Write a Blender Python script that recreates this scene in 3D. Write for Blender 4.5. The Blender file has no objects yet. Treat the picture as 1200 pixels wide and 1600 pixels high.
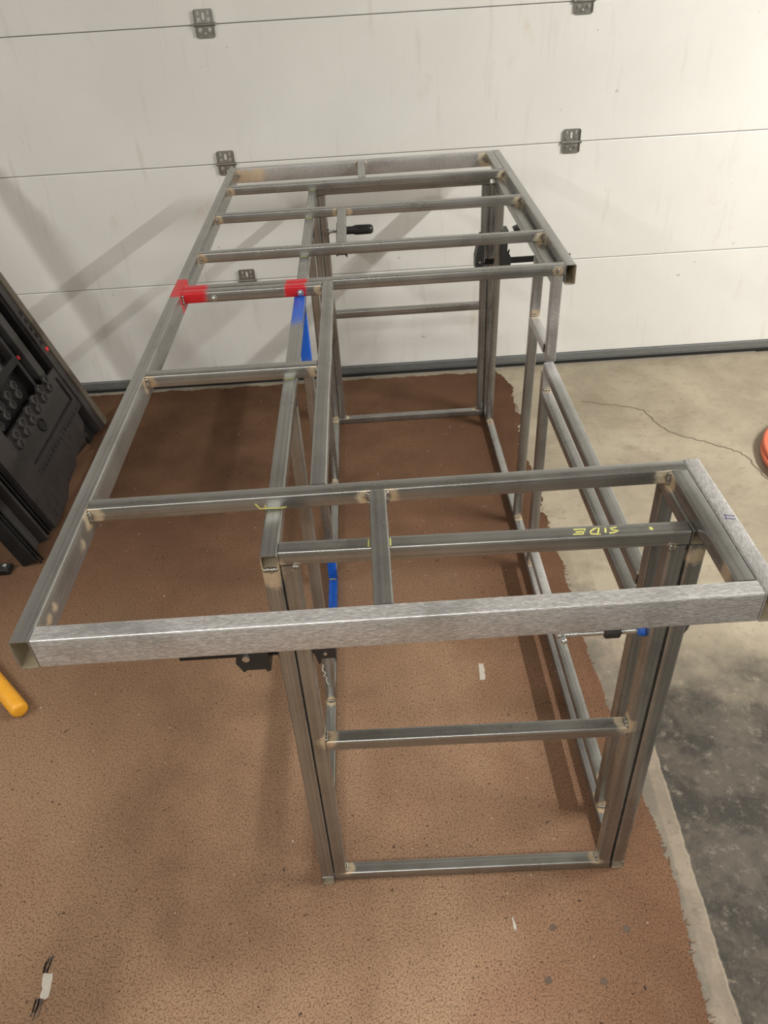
import bpy, bmesh, math, random
from mathutils import Vector, Matrix, noise
random.seed(7)
sc = bpy.context.scene
COL = sc.collection

# ------------------------------------------------------------------ camera
cam_d = bpy.data.cameras.new('camera'); cam = bpy.data.objects.new('camera', cam_d); COL.objects.link(cam)
CR = ((0.99793948, 0.06415193, -0.00115033), (-0.03987767, 0.60608741, -0.79439778), (-0.05026495, 0.79280677, 0.60739678))
M = Matrix([list(r) + [0] for r in CR] + [[0, 0, 0, 1]])
M.translation = Vector((0.46230595, -0.66532539, 1.6002571))
cam.matrix_world = M
cam_d.sensor_fit = 'VERTICAL'; cam_d.sensor_height = 36.0; cam_d.lens = 1212.17 / 1600 * 36.0
cam_d.clip_start = 0.05
sc.camera = cam

# ------------------------------------------------------------------ light, exposure
w = bpy.data.worlds.new('world'); sc.world = w; w.use_nodes = True
w.node_tree.nodes['Background'].inputs[0].default_value = (1.0, 0.96, 0.9, 1)
w.node_tree.nodes['Background'].inputs[1].default_value = 0.05
def area(name, loc, sx, sy, power, col):
    d = bpy.data.lights.new(name, 'AREA'); d.shape = 'RECTANGLE'; d.size = sx; d.size_y = sy; d.energy = power; d.color = col
    o = bpy.data.objects.new(name, d); COL.objects.link(o); o.location = loc; return o
area('ceiling_tube_light', (3.02, 0.35, 2.64), 0.07, 1.2, 134, (1.0, 0.985, 0.95))
area('ceiling_tube_light', (-2.15, -0.2, 2.64), 0.07, 1.2, 50, (1.0, 0.985, 0.95))
area('front_fill_light', (-0.2, -1.8, 2.66), 2.4, 0.3, 56, (1.0, 0.985, 0.95))  # broad soft fill added behind the camera, not an actual fixture
sc.view_settings.view_transform = 'Standard'; sc.view_settings.look = 'None'
sc.view_settings.gamma = 1.0; sc.view_settings.use_curve_mapping = False
sc.view_settings.exposure = 0.0

# ------------------------------------------------------------------ node helpers
def lin(r, g, b):
    f = lambda c: ((c / 255 + 0.055) / 1.055) ** 2.4 if c > 10 else c / 255 / 12.92
    return (f(r), f(g), f(b), 1)
class NT:
    def __init__(s, name):
        s.m = bpy.data.materials.new(name); s.m.use_nodes = True; s.t = s.m.node_tree
        s.b = s.t.nodes['Principled BSDF']; s.L = s.t.links.new
    def n(s, ty, **kw):
        nd = s.t.nodes.new(ty)
        for k, v in kw.items(): setattr(nd, k, v)
        return nd
    def put(s, sock, v):
        if hasattr(v, 'is_output') or isinstance(v, bpy.types.NodeSocket): s.L(v, sock)
        elif v is not None: sock.default_value = v
    def noise(s, vec, scale, detail=4, rough=0.55, dist=0):
        nd = s.n('ShaderNodeTexNoise'); s.put(nd.inputs['Vector'], vec)
        nd.inputs['Scale'].default_value = scale; nd.inputs['Detail'].default_value = detail
        nd.inputs['Roughness'].default_value = rough; nd.inputs['Distortion'].default_value = dist
        return nd.outputs['Fac']
    def mapping(s, vec, scale=(1, 1, 1), loc=(0, 0, 0)):
        nd = s.n('ShaderNodeMapping'); s.L(vec, nd.inputs['Vector'])
        nd.inputs['Scale'].default_value = scale; s.put(nd.inputs['Location'], loc); return nd.outputs[0]
    def ramp(s, f, a, b, lo=0.0, hi=1.0):
        nd = s.n('ShaderNodeMapRange'); nd.interpolation_type = 'SMOOTHSTEP'
        s.put(nd.inputs[0], f)
        for i, v in enumerate((a, b, lo, hi)): s.put(nd.inputs[i + 1], v)
        return nd.outputs[0]
    def mix(s, f, a, b, mode='MIX'):
        nd = s.n('ShaderNodeMix', data_type='RGBA', blend_type=mode)
        s.put(nd.inputs[0], f); s.put(nd.inputs[6], a); s.put(nd.inputs[7], b); return nd.outputs[2]
    def math(s, op, a, b=None):
        nd = s.n('ShaderNodeMath', operation=op); s.put(nd.inputs[0], a)
        if b is not None: s.put(nd.inputs[1], b)
        return nd.outputs[0]
    def bump(s, h, st, d=0.001):
        nd = s.n('ShaderNodeBump'); nd.inputs['Strength'].default_value = st; nd.inputs['Distance'].default_value = d
        s.L(h, nd.inputs['Height']); s.L(nd.outputs[0], s.b.inputs['Normal'])
    def obj(s): return s.n('ShaderNodeTexCoord').outputs['Object']
    def pos(s): return s.n('ShaderNodeNewGeometry').outputs['Position']
    def set(s, base=None, rough=None, metal=None, spec=None):
        if base is not None: s.put(s.b.inputs['Base Color'], base)
        if rough is not None: s.put(s.b.inputs['Roughness'], rough)
        if metal is not None: s.put(s.b.inputs['Metallic'], metal)
        if spec is not None: s.b.inputs['Specular IOR Level'].default_value = spec
        return s.m

def plain(name, rgb, rough=0.5, metal=0.0, spec=0.5, nscale=60, namt=0.25):
    t = NT(name); o = t.obj(); f = t.noise(o, nscale, 5)
    c = t.mix(f, tuple(x * (1 - namt) for x in rgb[:3]) + (1,), tuple(min(1, x * (1 + namt)) for x in rgb[:3]) + (1,))
    r = t.ramp(f, 0.3, 0.7, rough - 0.08, rough + 0.08)
    return t.set(c, r, metal, spec)

# raw steel: mill scale streaks run along local X; attributes carry weld heat tint, ground-bright zones and spray paint
def steel_mat():
    t = NT('raw_steel'); o = t.obj()
    rnd = t.n('ShaderNodeObjectInfo').outputs['Random']
    cmb = t.n('ShaderNodeCombineXYZ'); 
    for i in range(3): t.L(t.math('MULTIPLY', rnd, 37.0 + 11 * i), cmb.inputs[i])
    add = t.n('ShaderNodeVectorMath', operation='ADD'); t.L(o, add.inputs[0]); t.L(cmb.outputs[0], add.inputs[1])
    v = add.outputs[0]
    st = t.noise(t.mapping(v, (0.12, 42, 42)), 6, 3, 0.55)          # long streaks
    st2 = t.noise(t.mapping(v, (0.5, 150, 150)), 6, 3, 0.6)
    bl = t.noise(v, 9, 5, 0.6)                                     # mill scale blotches
    fine = t.noise(t.mapping(v, (34, 420, 420)), 4, 3, 0.7)
    f = t.math('ADD', t.math('MULTIPLY', st, 0.6), t.math('MULTIPLY', bl, 0.4))
    f = t.ramp(f, 0.34, 0.66)
    c = t.mix(f, lin(142, 141, 137), lin(174, 174, 170))
    c = t.mix(t.ramp(st2, 0.6, 0.85, 0, 0.25), c, lin(206, 205, 199))
    br = t.n('ShaderNodeAttribute', attribute_name='bright').outputs['Fac']
    gr = t.ramp(fine, 0.42, 0.62)
    bc = t.mix(gr, lin(172, 168, 166), lin(232, 231, 229))
    brm = t.math('MULTIPLY', br, t.ramp(bl, 0.2, 0.55, 0.45, 1.0))
    c = t.mix(brm, c, bc)
    hn = t.noise(v, 70, 4, 0.6)
    tint = t.n('ShaderNodeAttribute', attribute_name='tint').outputs['Fac']
    ta = t.ramp(t.math('ADD', tint, t.math('MULTIPLY', t.math('SUBTRACT', hn, 0.5), 0.7)), 0.32, 0.62)
    tc = t.mix(t.ramp(bl, 0.35, 0.65), lin(226, 214, 184), lin(196, 166, 128))
    tc = t.mix(t.ramp(tint, 0.75, 0.95), tc, lin(120, 100, 84))
    ta = t.math('MULTIPLY', ta, 0.8)
    c = t.mix(ta, c, tc)
    pn = t.n('ShaderNodeAttribute', attribute_name='paint')
    pf = t.ramp(t.math('ADD', pn.outputs['Alpha'], t.math('MULTIPLY', t.math('SUBTRACT', hn, 0.5), 0.6)), 0.25, 0.75)
    c = t.mix(pf, c, pn.outputs['Color'])
    met = t.math('SUBTRACT', t.math('SUBTRACT', 0.84, t.math('MULTIPLY', brm, 0.3)), t.math('MULTIPLY', ta, 0.5))
    met = t.math('MULTIPLY', met, t.math('SUBTRACT', 1.0, pf))
    r = t.math('ADD', t.ramp(bl, 0.3, 0.7, 0.25, 0.33), t.math('MULTIPLY', brm, 0.07))
    t.set(c, r, met)
    t.bump(t.math('ADD', st2, t.math('MULTIPLY', fine, 0.5)), 0.02, 0.0004)
    return t.m
STEEL = steel_mat()
INNER = plain('tube_inside_scale', lin(172, 158, 132), 0.7, 0.0, nscale=40, namt=.25)
WELD = plain('weld_metal', lin(150, 146, 138), 0.35, 0.9, nscale=200, namt=0.35)
BLACKP = plain('black_plastic', lin(38, 38, 39), 0.45, 0.0, nscale=90)
BLACKS = plain('black_steel_bar', lin(34, 33, 32), 0.5, 0.4)
ZINC = plain('zinc_plated_steel', lin(205, 205, 202), 0.28, 0.95, nscale=150, namt=0.15)
HINGE = plain('hinge_steel', lin(150, 148, 142), 0.4, 0.75, nscale=80, namt=0.3)
BLUEP = plain('blue_pad', lin(28, 84, 170), 0.5)
CHALK = plain('yellow_marker_paint', lin(208, 206, 116), 0.7, nscale=300, namt=0.2)
INK = plain('blue_ink', lin(58, 56, 120), 0.7)
WHITEM = plain('white_marker_paint', lin(226, 222, 216), 0.7, nscale=300, namt=0.2)
CAB = plain('black_cabinet_paint', lin(54, 49, 48), 0.34, 0.0, nscale=25, namt=0.18)
CABD = plain('black_cabinet_dark', lin(22, 21, 21), 0.45, nscale=30)
CABG = plain('cabinet_grey_edge', lin(104, 95, 82), 0.45, nscale=30, namt=0.2)
CABO = plain('grey_outlet_plastic', lin(66, 64, 63), 0.42, nscale=120)
YEL = plain('yellow_fibreglass', lin(226, 160, 42), 0.4, nscale=40, namt=0.12)
ORG = plain('orange_rubber_hose', lin(206, 104, 74), 0.5, nscale=60, namt=0.15)
ALU = plain('galvanised_bottom_rail', lin(132, 136, 136), 0.45, 0.55, nscale=40, namt=0.18)
RUB = plain('black_rubber_seal', lin(30, 29, 28), 0.7)
FLECK = plain('metal_flecks', lin(222, 214, 202), 0.5)
DARKF = plain('dark_slag', lin(40, 32, 28), 0.7)
TAPE = plain('grey_tape_residue', lin(176, 168, 156), 0.7, nscale=200, namt=0.3)
PLASTER = plain('painted_drywall', lin(186, 184, 179), 0.8, nscale=8, namt=0.05)
t = NT('red_lens'); t.b.inputs['Emission Color'].default_value = lin(255, 40, 50); t.b.inputs['Emission Strength'].default_value = 0.12
REDL = t.set(lin(220, 60, 66), 0.3, 0.0)

def carpet_mat():
    t = NT('brown_carpet_pile'); p = t.pos()
    a = t.noise(p, 5.0, 5, 0.6); b = t.noise(t.mapping(p, (1, .6, 1)), 1.6, 4, 0.6); f = t.noise(p, 260, 4, 0.75); g = t.noise(p, 620, 2, 0.7)
    c = t.mix(t.ramp(a, 0.3, 0.7), lin(130, 100, 79), lin(153, 120, 95))
    sp0 = t.n('ShaderNodeSeparateXYZ'); t.L(p, sp0.inputs[0])
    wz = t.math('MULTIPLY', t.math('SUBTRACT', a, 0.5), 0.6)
    pale_zone = t.math('MULTIPLY', t.ramp(t.math('ADD', sp0.outputs[0], wz), 0.95, 0.55), t.ramp(t.math('ADD', sp0.outputs[1], wz), 1.5, 0.4))  # patchy paler pile towards the front and left
    c = t.mix(t.math('MULTIPLY', pale_zone, t.ramp(b, 0.36, 0.62, 0.2, 0.8)), c, lin(186, 154, 124))
    c = t.mix(t.ramp(t.noise(p, 2.3, 5, 0.6), 0.56, 0.7, 0, 0.35), c, lin(172, 128, 106))
    c = t.mix(t.ramp(f, 0.36, 0.56, 0.85, 0.0), c, lin(92, 68, 54))
    c = t.mix(t.ramp(g, 0.56, 0.72, 0, 0.45), c, lin(196, 160, 132))
    dk = t.noise(p, 115, 3, 0.6)
    c = t.mix(t.ramp(dk, 0.645, 0.69, 0, 0.8), c, lin(58, 40, 32))
    sx = t.n('ShaderNodeSeparateXYZ'); t.L(p, sx.inputs[0])
    spk = t.noise(p, 33, 2, 0.5)
    c = t.mix(t.ramp(spk, 0.72, 0.76, 0, 0.6), c, lin(76, 60, 50))
    # darker pile towards the door and the left
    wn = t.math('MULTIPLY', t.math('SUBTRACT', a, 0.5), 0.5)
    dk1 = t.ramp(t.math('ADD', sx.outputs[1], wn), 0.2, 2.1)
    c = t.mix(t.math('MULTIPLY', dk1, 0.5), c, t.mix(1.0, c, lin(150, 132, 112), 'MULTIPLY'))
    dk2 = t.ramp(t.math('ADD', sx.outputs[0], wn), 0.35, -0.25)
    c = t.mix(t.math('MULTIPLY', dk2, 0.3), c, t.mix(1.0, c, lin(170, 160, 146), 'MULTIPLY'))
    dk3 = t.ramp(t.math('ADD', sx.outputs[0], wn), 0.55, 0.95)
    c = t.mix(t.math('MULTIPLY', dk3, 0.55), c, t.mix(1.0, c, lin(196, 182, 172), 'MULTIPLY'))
    t.set(c, 0.95, 0.0, 0.1)
    t.bump(t.math('ADD', f, t.math('MULTIPLY', g, 0.6)), 0.7, 0.004)
    return t.m
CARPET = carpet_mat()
CEDGE = plain('frayed_carpet_edge', lin(120, 92, 72), 0.95, nscale=300, namt=0.4, spec=0.1)

def concrete_mat():
    t = NT('worn_concrete'); p = t.pos()
    sx = t.n('ShaderNodeSeparateXYZ'); t.L(p, sx.inputs[0]); X, Y = sx.outputs[0], sx.outputs[1]
    a = t.noise(p, 3.2, 7, 0.62, 0.3); b = t.noise(p, 14, 6, 0.65); f = t.noise(p, 130, 4, 0.7)
    c = t.mix(t.ramp(a, 0.32, 0.68), lin(143, 132, 113), lin(168, 157, 136))
    c = t.mix(t.ramp(b, 0.5, 0.72, 0, 0.35), c, lin(124, 114, 99))
    v = t.n('ShaderNodeTexVoronoi', feature='DISTANCE_TO_EDGE'); t.L(p, v.inputs['Vector']); v.inputs['Scale'].default_value = 2.1
    # the brown wandering stain beside the crack
    st = t.noise(t.mapping(p, (1, 1.6, 1)), 2.4, 5, 0.6, 0.6)
    c = t.mix(t.ramp(st, 0.56, 0.72, 0, 0.45), c, lin(122, 104, 86))
    # oil-dark area of the slab in front of the right legs, with a clean band left along the carpet edge
    wob = t.math('MULTIPLY', t.math('SUBTRACT', t.noise(p, 5, 5, 0.6), 0.5), 0.5)
    wobs = t.math('MULTIPLY', t.math('SUBTRACT', t.noise(p, 30, 3, 0.6), 0.5), 0.012)
    edge = t.math('SUBTRACT', t.math('ADD', X, wobs), t.math('ADD', 1.049, t.math('MULTIPLY', Y, 0.05)))
    mx = t.ramp(edge, 0.0, 0.006)
    my = t.ramp(t.math('ADD', t.math('ADD', Y, wob), t.math('MULTIPLY', X, 0.12)), 0.98, 0.66)
    h1 = t.noise(p, 42, 7, 0.75); h2 = t.noise(p, 9, 8, 0.72, 0.4)
    dm = t.math('MULTIPLY', mx, my)
    dc = t.mix(t.ramp(h2, 0.38, 0.60), lin(54, 50, 44), lin(84, 77, 67))
    dc = t.mix(t.ramp(h1, 0.50, 0.66, 0, 0.5), dc, lin(108, 99, 87))
    dc = t.mix(t.ramp(h1, 0.42, 0.34, 0, 0.5), dc, lin(48, 44, 38))
    dc = t.mix(t.ramp(t.noise(p, 22, 5, 0.7), 0.6, 0.72, 0, 0.6), dc, lin(108, 101, 90))
    c = t.mix(dm, c, dc)
    strip = t.math('MULTIPLY', t.ramp(edge, 0.004, -0.002), t.ramp(Y, 1.0, 0.7))
    sc_ = t.mix(t.ramp(h2, 0.38, 0.62), lin(114, 102, 89), lin(138, 124, 108))
    sc_ = t.mix(t.ramp(h1, 0.44, 0.36, 0, 0.5), sc_, lin(98, 88, 76))
    c = t.mix(t.math('MULTIPLY', strip, 0.85), c, sc_)
    e2 = t.math('SUBTRACT', t.math('ADD', X, wobs), t.math('ADD', 1.018, t.math('MULTIPLY', Y, 0.06)))
    glue = t.math('MULTIPLY', t.ramp(e2, 0.004, -0.004), t.ramp(Y, 1.2, 0.9))
    c = t.mix(t.math('MULTIPLY', glue, t.ramp(b, 0.38, 0.55, 0.1, 0.6)), c, lin(100, 96, 85))
    c = t.mix(t.ramp(f, 0.58, 0.74, 0, 0.4), c, lin(104, 93, 80))
    c = t.mix(t.ramp(h1, 0.44, 0.34, 0, 0.35), c, lin(96, 85, 72))
    c = t.mix(t.ramp(h1, 0.58, 0.7, 0, 0.2), c, lin(190, 178, 158))
    t.set(c, t.ramp(a, 0.3, 0.7, 0.6, 0.8), 0.0, 0.35)
    t.bump(t.math('ADD', b, f), 0.25, 0.002)
    return t.m
CONC = concrete_mat()

def door_mat():
    t = NT('door_panel_white'); p = t.pos()
    a = t.noise(p, 1.6, 5, 0.55); s = t.noise(t.mapping(p, (9, 9, 1.1)), 3, 5, 0.6); f = t.noise(p, 30, 4, 0.6)
    c = t.mix(t.ramp(a, 0.3, 0.7), lin(228, 227, 222), lin(236, 235, 230))
    c = t.mix(t.ramp(s, 0.56, 0.8, 0, 0.3), c, lin(190, 180, 165))
    c = t.mix(t.ramp(t.noise(t.mapping(p, (1, 1, 0.5)), 4.5, 5, 0.6), 0.63, 0.75, 0, 0.4), c, lin(204, 182, 150))
    c = t.mix(t.ramp(t.noise(p, 34, 2, 0.5), 0.76, 0.80, 0, 0.4), c, lin(140, 130, 118))
    t.set(c, 0.42, 0.0, 0.4)
    t.bump(t.math('ADD', t.noise(t.mapping(p, (1, 1, .4)), 2.2, 3), t.math('MULTIPLY', f, 0.02)), 0.3, 0.012)
    return t.m
DOORM = door_mat()

# ------------------------------------------------------------------ mesh helpers
def add_obj(name, me, mat=None, parent=None, loc=None):
    o = bpy.data.objects.new(name, me); COL.objects.link(o)
    if mat is not None and len(me.materials) == 0: me.materials.append(mat)
    if loc is not None: o.location = loc
    if parent is not None: o.parent = parent
    return o
def bm_obj(name, bm, mat, parent=None, smooth=False, loc=None):
    me = bpy.data.meshes.new(name)
    bmesh.ops.recalc_face_normals(bm, faces=bm.faces)
    bm.to_mesh(me); bm.free()
    if smooth:
        me.polygons.foreach_set('use_smooth', [True] * len(me.polygons)); me.set_sharp_from_angle(angle=math.radians(38))
    return add_obj(name, me, mat, parent, loc)
def box(bm, lo, hi, mat=None, bev=0.0):
    r = bmesh.ops.create_cube(bm, size=1.0)
    S = Matrix.Diagonal((hi[0]-lo[0], hi[1]-lo[1], hi[2]-lo[2], 1)); T = Matrix.Translation([(a+b)/2 for a, b in zip(lo, hi)])
    bmesh.ops.transform(bm, matrix=T @ S, verts=r['verts'])
    if bev:
        es = list({e for v in r['verts'] for e in v.link_edges})
        r = bmesh.ops.bevel(bm, geom=es, offset=bev, segments=2, affect='EDGES', profile=0.5)
        vs = list({v for f in r['faces'] for v in f.verts})
        allv = set(vs)
        for v in vs:
            for f in v.link_faces: allv.update(f.verts)
        vv = list(allv)
    else: vv = r['verts']
    if mat is not None: bmesh.ops.transform(bm, matrix=mat, verts=vv)
    return vv
def cyl(bm, p0, p1, r0, r1=None, seg=16, cap=True):
    p0, p1 = Vector(p0), Vector(p1); r1 = r0 if r1 is None else r1
    d = p1 - p0; q = d.to_track_quat('Z', 'Y').to_matrix().to_4x4()
    r = bmesh.ops.create_cone(bm, cap_ends=cap, segments=seg, radius1=r0, radius2=r1, depth=d.length)
    bmesh.ops.transform(bm, matrix=Matrix.Translation((p0 + p1) / 2) @ q, verts=r['verts']); return r['verts']
def lathe(bm, p0, axis, prof, seg=18):
    """prof: list of (distance along axis, radius)"""
    p0 = Vector(p0); a = Vector(axis).normalized(); u = a.orthogonal().normalized(); v = a.cross(u)
    rings = []
    for d, r in prof:
        rings.append([bm.verts.new(p0 + a*d + (u*math.cos(2*math.pi*i/seg) + v*math.sin(2*math.pi*i/seg))*r) for i in range(seg)])
    for A, B in zip(rings, rings[1:]):
        for i in range(seg): bm.faces.new((A[i], A[(i+1) % seg], B[(i+1) % seg], B[i]))
    bm.faces.new(rings[0]); bm.faces.new(rings[-1])
def ribbon(bm, pts, nrm, width, lift=0.0004):
    """a thin raised paint stroke along pts on a surface with normal nrm"""
    nrm = Vector(nrm); P = [Vector(p) for p in pts]
    L, R = [], []
    for i, p in enumerate(P):
        d = (P[min(i+1, len(P)-1)] - P[max(i-1, 0)]).normalized(); s = nrm.cross(d).normalized() * width / 2
        L.append((p + s, p + s + nrm*lift)); R.append((p - s, p - s + nrm*lift))
    row = [[bm.verts.new(x) for x in (L[i][0], L[i][1], R[i][1], R[i][0])] for i in range(len(P))]
    for A, B in zip(row, row[1:]):
        for j in range(4): bm.faces.new((A[j], A[(j+1) % 4], B[(j+1) % 4], B[j]))
    bm.faces.new(row[0]); bm.faces.new(row[-1][::-1])
def tagt(o, label, cat, group=None):
    o['label'] = label; o['category'] = cat
    if group: o['group'] = group
def empty(name, loc, label, cat):
    o = bpy.data.objects.new(name, None); COL.objects.link(o); o.location = loc; o.empty_display_size = 0.05; tagt(o, label, cat); return o
def structure(o): o['kind'] = 'structure'; return o

# ------------------------------------------------------------------ setting: floor, door, walls, ceiling
FZ = -0.007
XL, XR, YB, YF_, ZC = -2.9, 3.5, 2.43, -3.2, 2.80
bm = bmesh.new(); box(bm, (XL, YF_, FZ - 0.1), (XR, YB + 0.12, FZ)); floor = structure(bm_obj('floor', bm, CONC))
bm = bmesh.new(); box(bm, (XL, YF_, ZC), (XR, YB + 0.12, ZC + 0.1)); structure(bm_obj('ceiling', bm, PLASTER))
bm = bmesh.new(); box(bm, (XL - 0.1, YF_, FZ), (XL, YB + 0.12, ZC)); structure(bm_obj('wall_left', bm, PLASTER))
bm = bmesh.new(); box(bm, (XR, YF_, FZ), (XR + 0.1, YB + 0.12, ZC)); structure(bm_obj('wall_right', bm, PLASTER))
bm = bmesh.new(); box(bm, (XL, YF_ - 0.1, FZ), (XR, YF_, ZC)); structure(bm_obj('wall_front', bm, PLASTER))
bm = bmesh.new(); box(bm, (XL, YB + 0.05, 2.2), (XR, YB + 0.15, ZC)); structure(bm_obj('wall_back', bm, PLASTER))
# crack in the slab: a narrow strip of dark filled crack lying flush in the concrete
bm = bmesh.new()
cr = [(1.30, 2.10), (1.40, 2.055), (1.47, 2.03), (1.523, 1.997), (1.546, 1.871), (1.594, 1.795), (1.671, 1.74), (1.746, 1.687), (1.782, 1.632), (1.799, 1.484), (1.85, 1.36), (1.95, 1.2)]
cp = []
for a, b in zip(cr, cr[1:]):
    for k in range(6):
        f = k / 6; cp.append((a[0]+(b[0]-a[0])*f + random.uniform(-.006, .006), a[1]+(b[1]-a[1])*f + random.uniform(-.006, .006), FZ))
ribbon(bm, cp, (0, 0, 1), 0.006, 0.0006); bm_obj('crack', bm, plain('dirt_filled_crack', lin(112, 100, 84), 0.9), floor)

door = structure(bpy.data.objects.new('door_1', None)); COL.objects.link(door); door.location = (0.4, YB, 0)
def pz(o):  # keep world placement under the parent
    o.matrix_parent_inverse = o.parent.matrix_world.inverted() if o.parent else Matrix(); return o
def dchild(name, bm, mat, parent, smooth=False):
    o = bm_obj(name, bm, mat, None, smooth); o.parent = parent
    o.matrix_parent_inverse = Matrix.Translation(-parent_world(parent)); return o
def parent_world(p):
    v = Vector((0, 0, 0))
    while p is not None: v = v + p.location; p = p.parent
    return v
zs = [0.048, 0.4606, 0.9045, 1.3444, 1.784, 2.22]
for a, b in zip(zs, zs[1:]):
    bm = bmesh.new(); box(bm, (XL, YB, a + 0.0010), (XR, YB + 0.045, b - 0.0010), bev=0.003)
    dchild('door_panel', bm, DOORM, door)
bm = bmesh.new(); box(bm, (XL, YB + 0.02, 0.0), (XR, YB + 0.05, 2.21)); dchild('door_core', bm, plain('door_core_dark', lin(66, 58, 52), 0.8), door)
bm = bmesh.new()
box(bm, (XL, YB - 0.006, 0.019), (XR, YB + 0.03, 0.048), bev=0.002); box(bm, (XL, YB - 0.003, 0.0125), (XR, YB + 0.03, 0.0175))
dchild('bottom_rail', bm, ALU, door)
bm = bmesh.new(); box(bm, (XL, YB - 0.001, FZ), (XR, YB + 0.028, 0.0125)); dchild('bottom_seal', bm, RUB, door)
bm = bmesh.new(); ribbon(bm, [(x * 0.05 - 2.0, YB - 0.006 + random.uniform(-.006, .006), FZ) for x in range(0, 84)], (0, 0, 1), 0.018, 0.004)
dchild('threshold_bead', bm, plain('grey_caulk', lin(150, 142, 128), 0.8), door)

def plate_mesh(name, outline, holes, th):
    cu = bpy.data.curves.new(name, 'CURVE'); cu.dimensions = '2D'; cu.fill_mode = 'BOTH'; cu.extrude = th / 2; cu.bevel_depth = 0.0005; cu.bevel_resolution = 1
    for lp in [outline] + holes:
        sp = cu.splines.new('POLY'); sp.points.add(len(lp) - 1); sp.use_cyclic_u = True
        for p, q in zip(sp.points, lp): p.co = (q[0], q[1], 0, 1)
    o = bpy.data.objects.new(name, cu); me = bpy.data.meshes.new_from_object(o); bpy.data.objects.remove(o); bpy.data.curves.remove(cu)
    me.name = name; return me
def slot(cx, cy, rx, ry, n=12): return [(cx + rx*math.cos(a), cy + (ry - rx)*(1 if math.sin(a) > 0 else -1)*(1 if abs(math.sin(a)) > 1e-6 else 0) + rx*math.sin(a)) for a in [2*math.pi*(i + .5)/n for i in range(n)]]
def rrect(x0, x1, y0, y1, rt, rb):
    out = []
    for cx, cy, a0, r in ((x1, y1, 0, rt), (x0, y1, 90, rt), (x0, y0, 180, rb), (x1, y0, 270, rb)):
        for k in range(4):
            a = math.radians(a0 + k*30); sx = -1 if cx == x1 else 1; sy = -1 if cy == y1 else 1
            out.append((cx + sx*r + r*math.cos(a), cy + sy*r + r*math.sin(a)))
    return out
UP = plate_mesh('hinge_upper_leaf', rrect(-.031, .031, .004, .045, .005, .001), [slot(-.017, .034, .0026, .0065), slot(.017, .034, .0026, .0065), slot(0, .025, .0048, .0115)], 0.0025)
LO = plate_mesh('hinge_lower_leaf', rrect(-.031, .031, -.039, -.003, .001, .008), [slot(0, -.024, .0042, .0043), slot(-.014, -.032, .0022, .0023), slot(.014, -.032, .0022, .0023)], 0.0025)
for m_ in (UP, LO): m_.materials.append(HINGE)
fl = bmesh.new()
for sx in (-1, 1):
    box(fl, (sx*.031 - .001, -0.007, .0), (sx*.031 + .001, .001, .042)); box(fl, (sx*.031 - .001, -0.006, -.034), (sx*.031 + .001, .001, -.001))
FLM = bpy.data.meshes.new('hinge_flange'); fl.to_mesh(FLM); fl.free(); FLM.materials.append(HINGE)
kb = bmesh.new(); cyl(kb, (-.034, 0, 0), (.034, 0, 0), .0042, seg=14); cyl(kb, (-.037, 0, 0), (-.033, 0, 0), .0056, seg=14); cyl(kb, (.033, 0, 0), (.037, 0, 0), .0056, seg=14)
KNM = bpy.data.meshes.new('hinge_pin'); kb.to_mesh(KNM); kb.free(); KNM.materials.append(HINGE); KNM.polygons.foreach_set('use_smooth', [True]*len(KNM.polygons)); KNM.set_sharp_from_angle(angle=0.7)
sb = bmesh.new(); cyl(sb, (0, 0, 0), (0, -.0012, 0), .0068, seg=16); cyl(sb, (0, -.0012, 0), (0, -.0052, 0), .0048, .0044, seg=6)
SCM = bpy.data.meshes.new('screw'); sb.to_mesh(SCM); sb.free(); SCM.materials.append(ZINC)
RX90 = Matrix.Rotation(math.radians(90), 4, 'X')
for (hx, hz) in ((-.033, 1.3444), (-.0345, .9045), (-.0255, .4606), (1.2475, .9045), (1.249, 1.3444)):
    h = bpy.data.objects.new('hinge', None); COL.objects.link(h); h.parent = door; h.location = Vector((hx, YB - .0022, hz)) - door.location
    for me, tilt in ((UP, -3), (LO, 2)):
        o = add_obj('hinge_leaf', me, None, h); o.matrix_local = Matrix.Rotation(math.radians(tilt), 4, 'X') @ RX90
    o = add_obj('hinge_flange', FLM, None, h)
    o = add_obj('hinge_pin', KNM, None, h); o.location = (0, -.004, .001)
    for sx_ in (-.0165, .0165):
        for sz, mm in ((.0145, 0), (-.0145, 0)):
            o = add_obj('screw', SCM, None, h); o.location = (sx_, -.0018, sz)

# ------------------------------------------------------------------ carpet
R_EDGE = [(0.9887, -0.1428), (0.9961, -0.036), (1.0047, 0.0592), (1.0122, 0.179), (1.0039, 0.2839), (0.9924, 0.4178), (0.9925, 0.651), (0.9897, 0.885), (0.999, 1.0463), (1.0003, 1.2611), (0.9964, 1.3635), (1.0153, 1.5668), (0.9838, 1.7589), (1.0348, 1.9876), (1.0236, 2.1451), (1.0343, 2.2548), (0.9954, 2.389)]
pts = []
def seg(a, b, step, amp):
    n = max(1, int(math.dist(a, b) / step))
    for i in range(n):
        f = i / n; x = a[0]+(b[0]-a[0])*f; y = a[1]+(b[1]-a[1])*f
        dx, dy = b[0]-a[0], b[1]-a[1]; l = math.hypot(dx, dy)
        k = amp * (random.uniform(-.5, .5) + 1.6*noise.noise((x*14, y*14, 3.1)))
        pts.append((x - dy/l*k, y + dx/l*k))
seg((-2.2, -1.2), (0.92, -1.2), 0.5, 0); seg((0.92, -1.2), R_EDGE[0], 0.02, 0.006)
for i, (a, b) in enumerate(zip(R_EDGE, R_EDGE[1:])): seg(a, b, 0.005, 0.006 if a[1] < 1.2 else 0.014)
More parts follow.
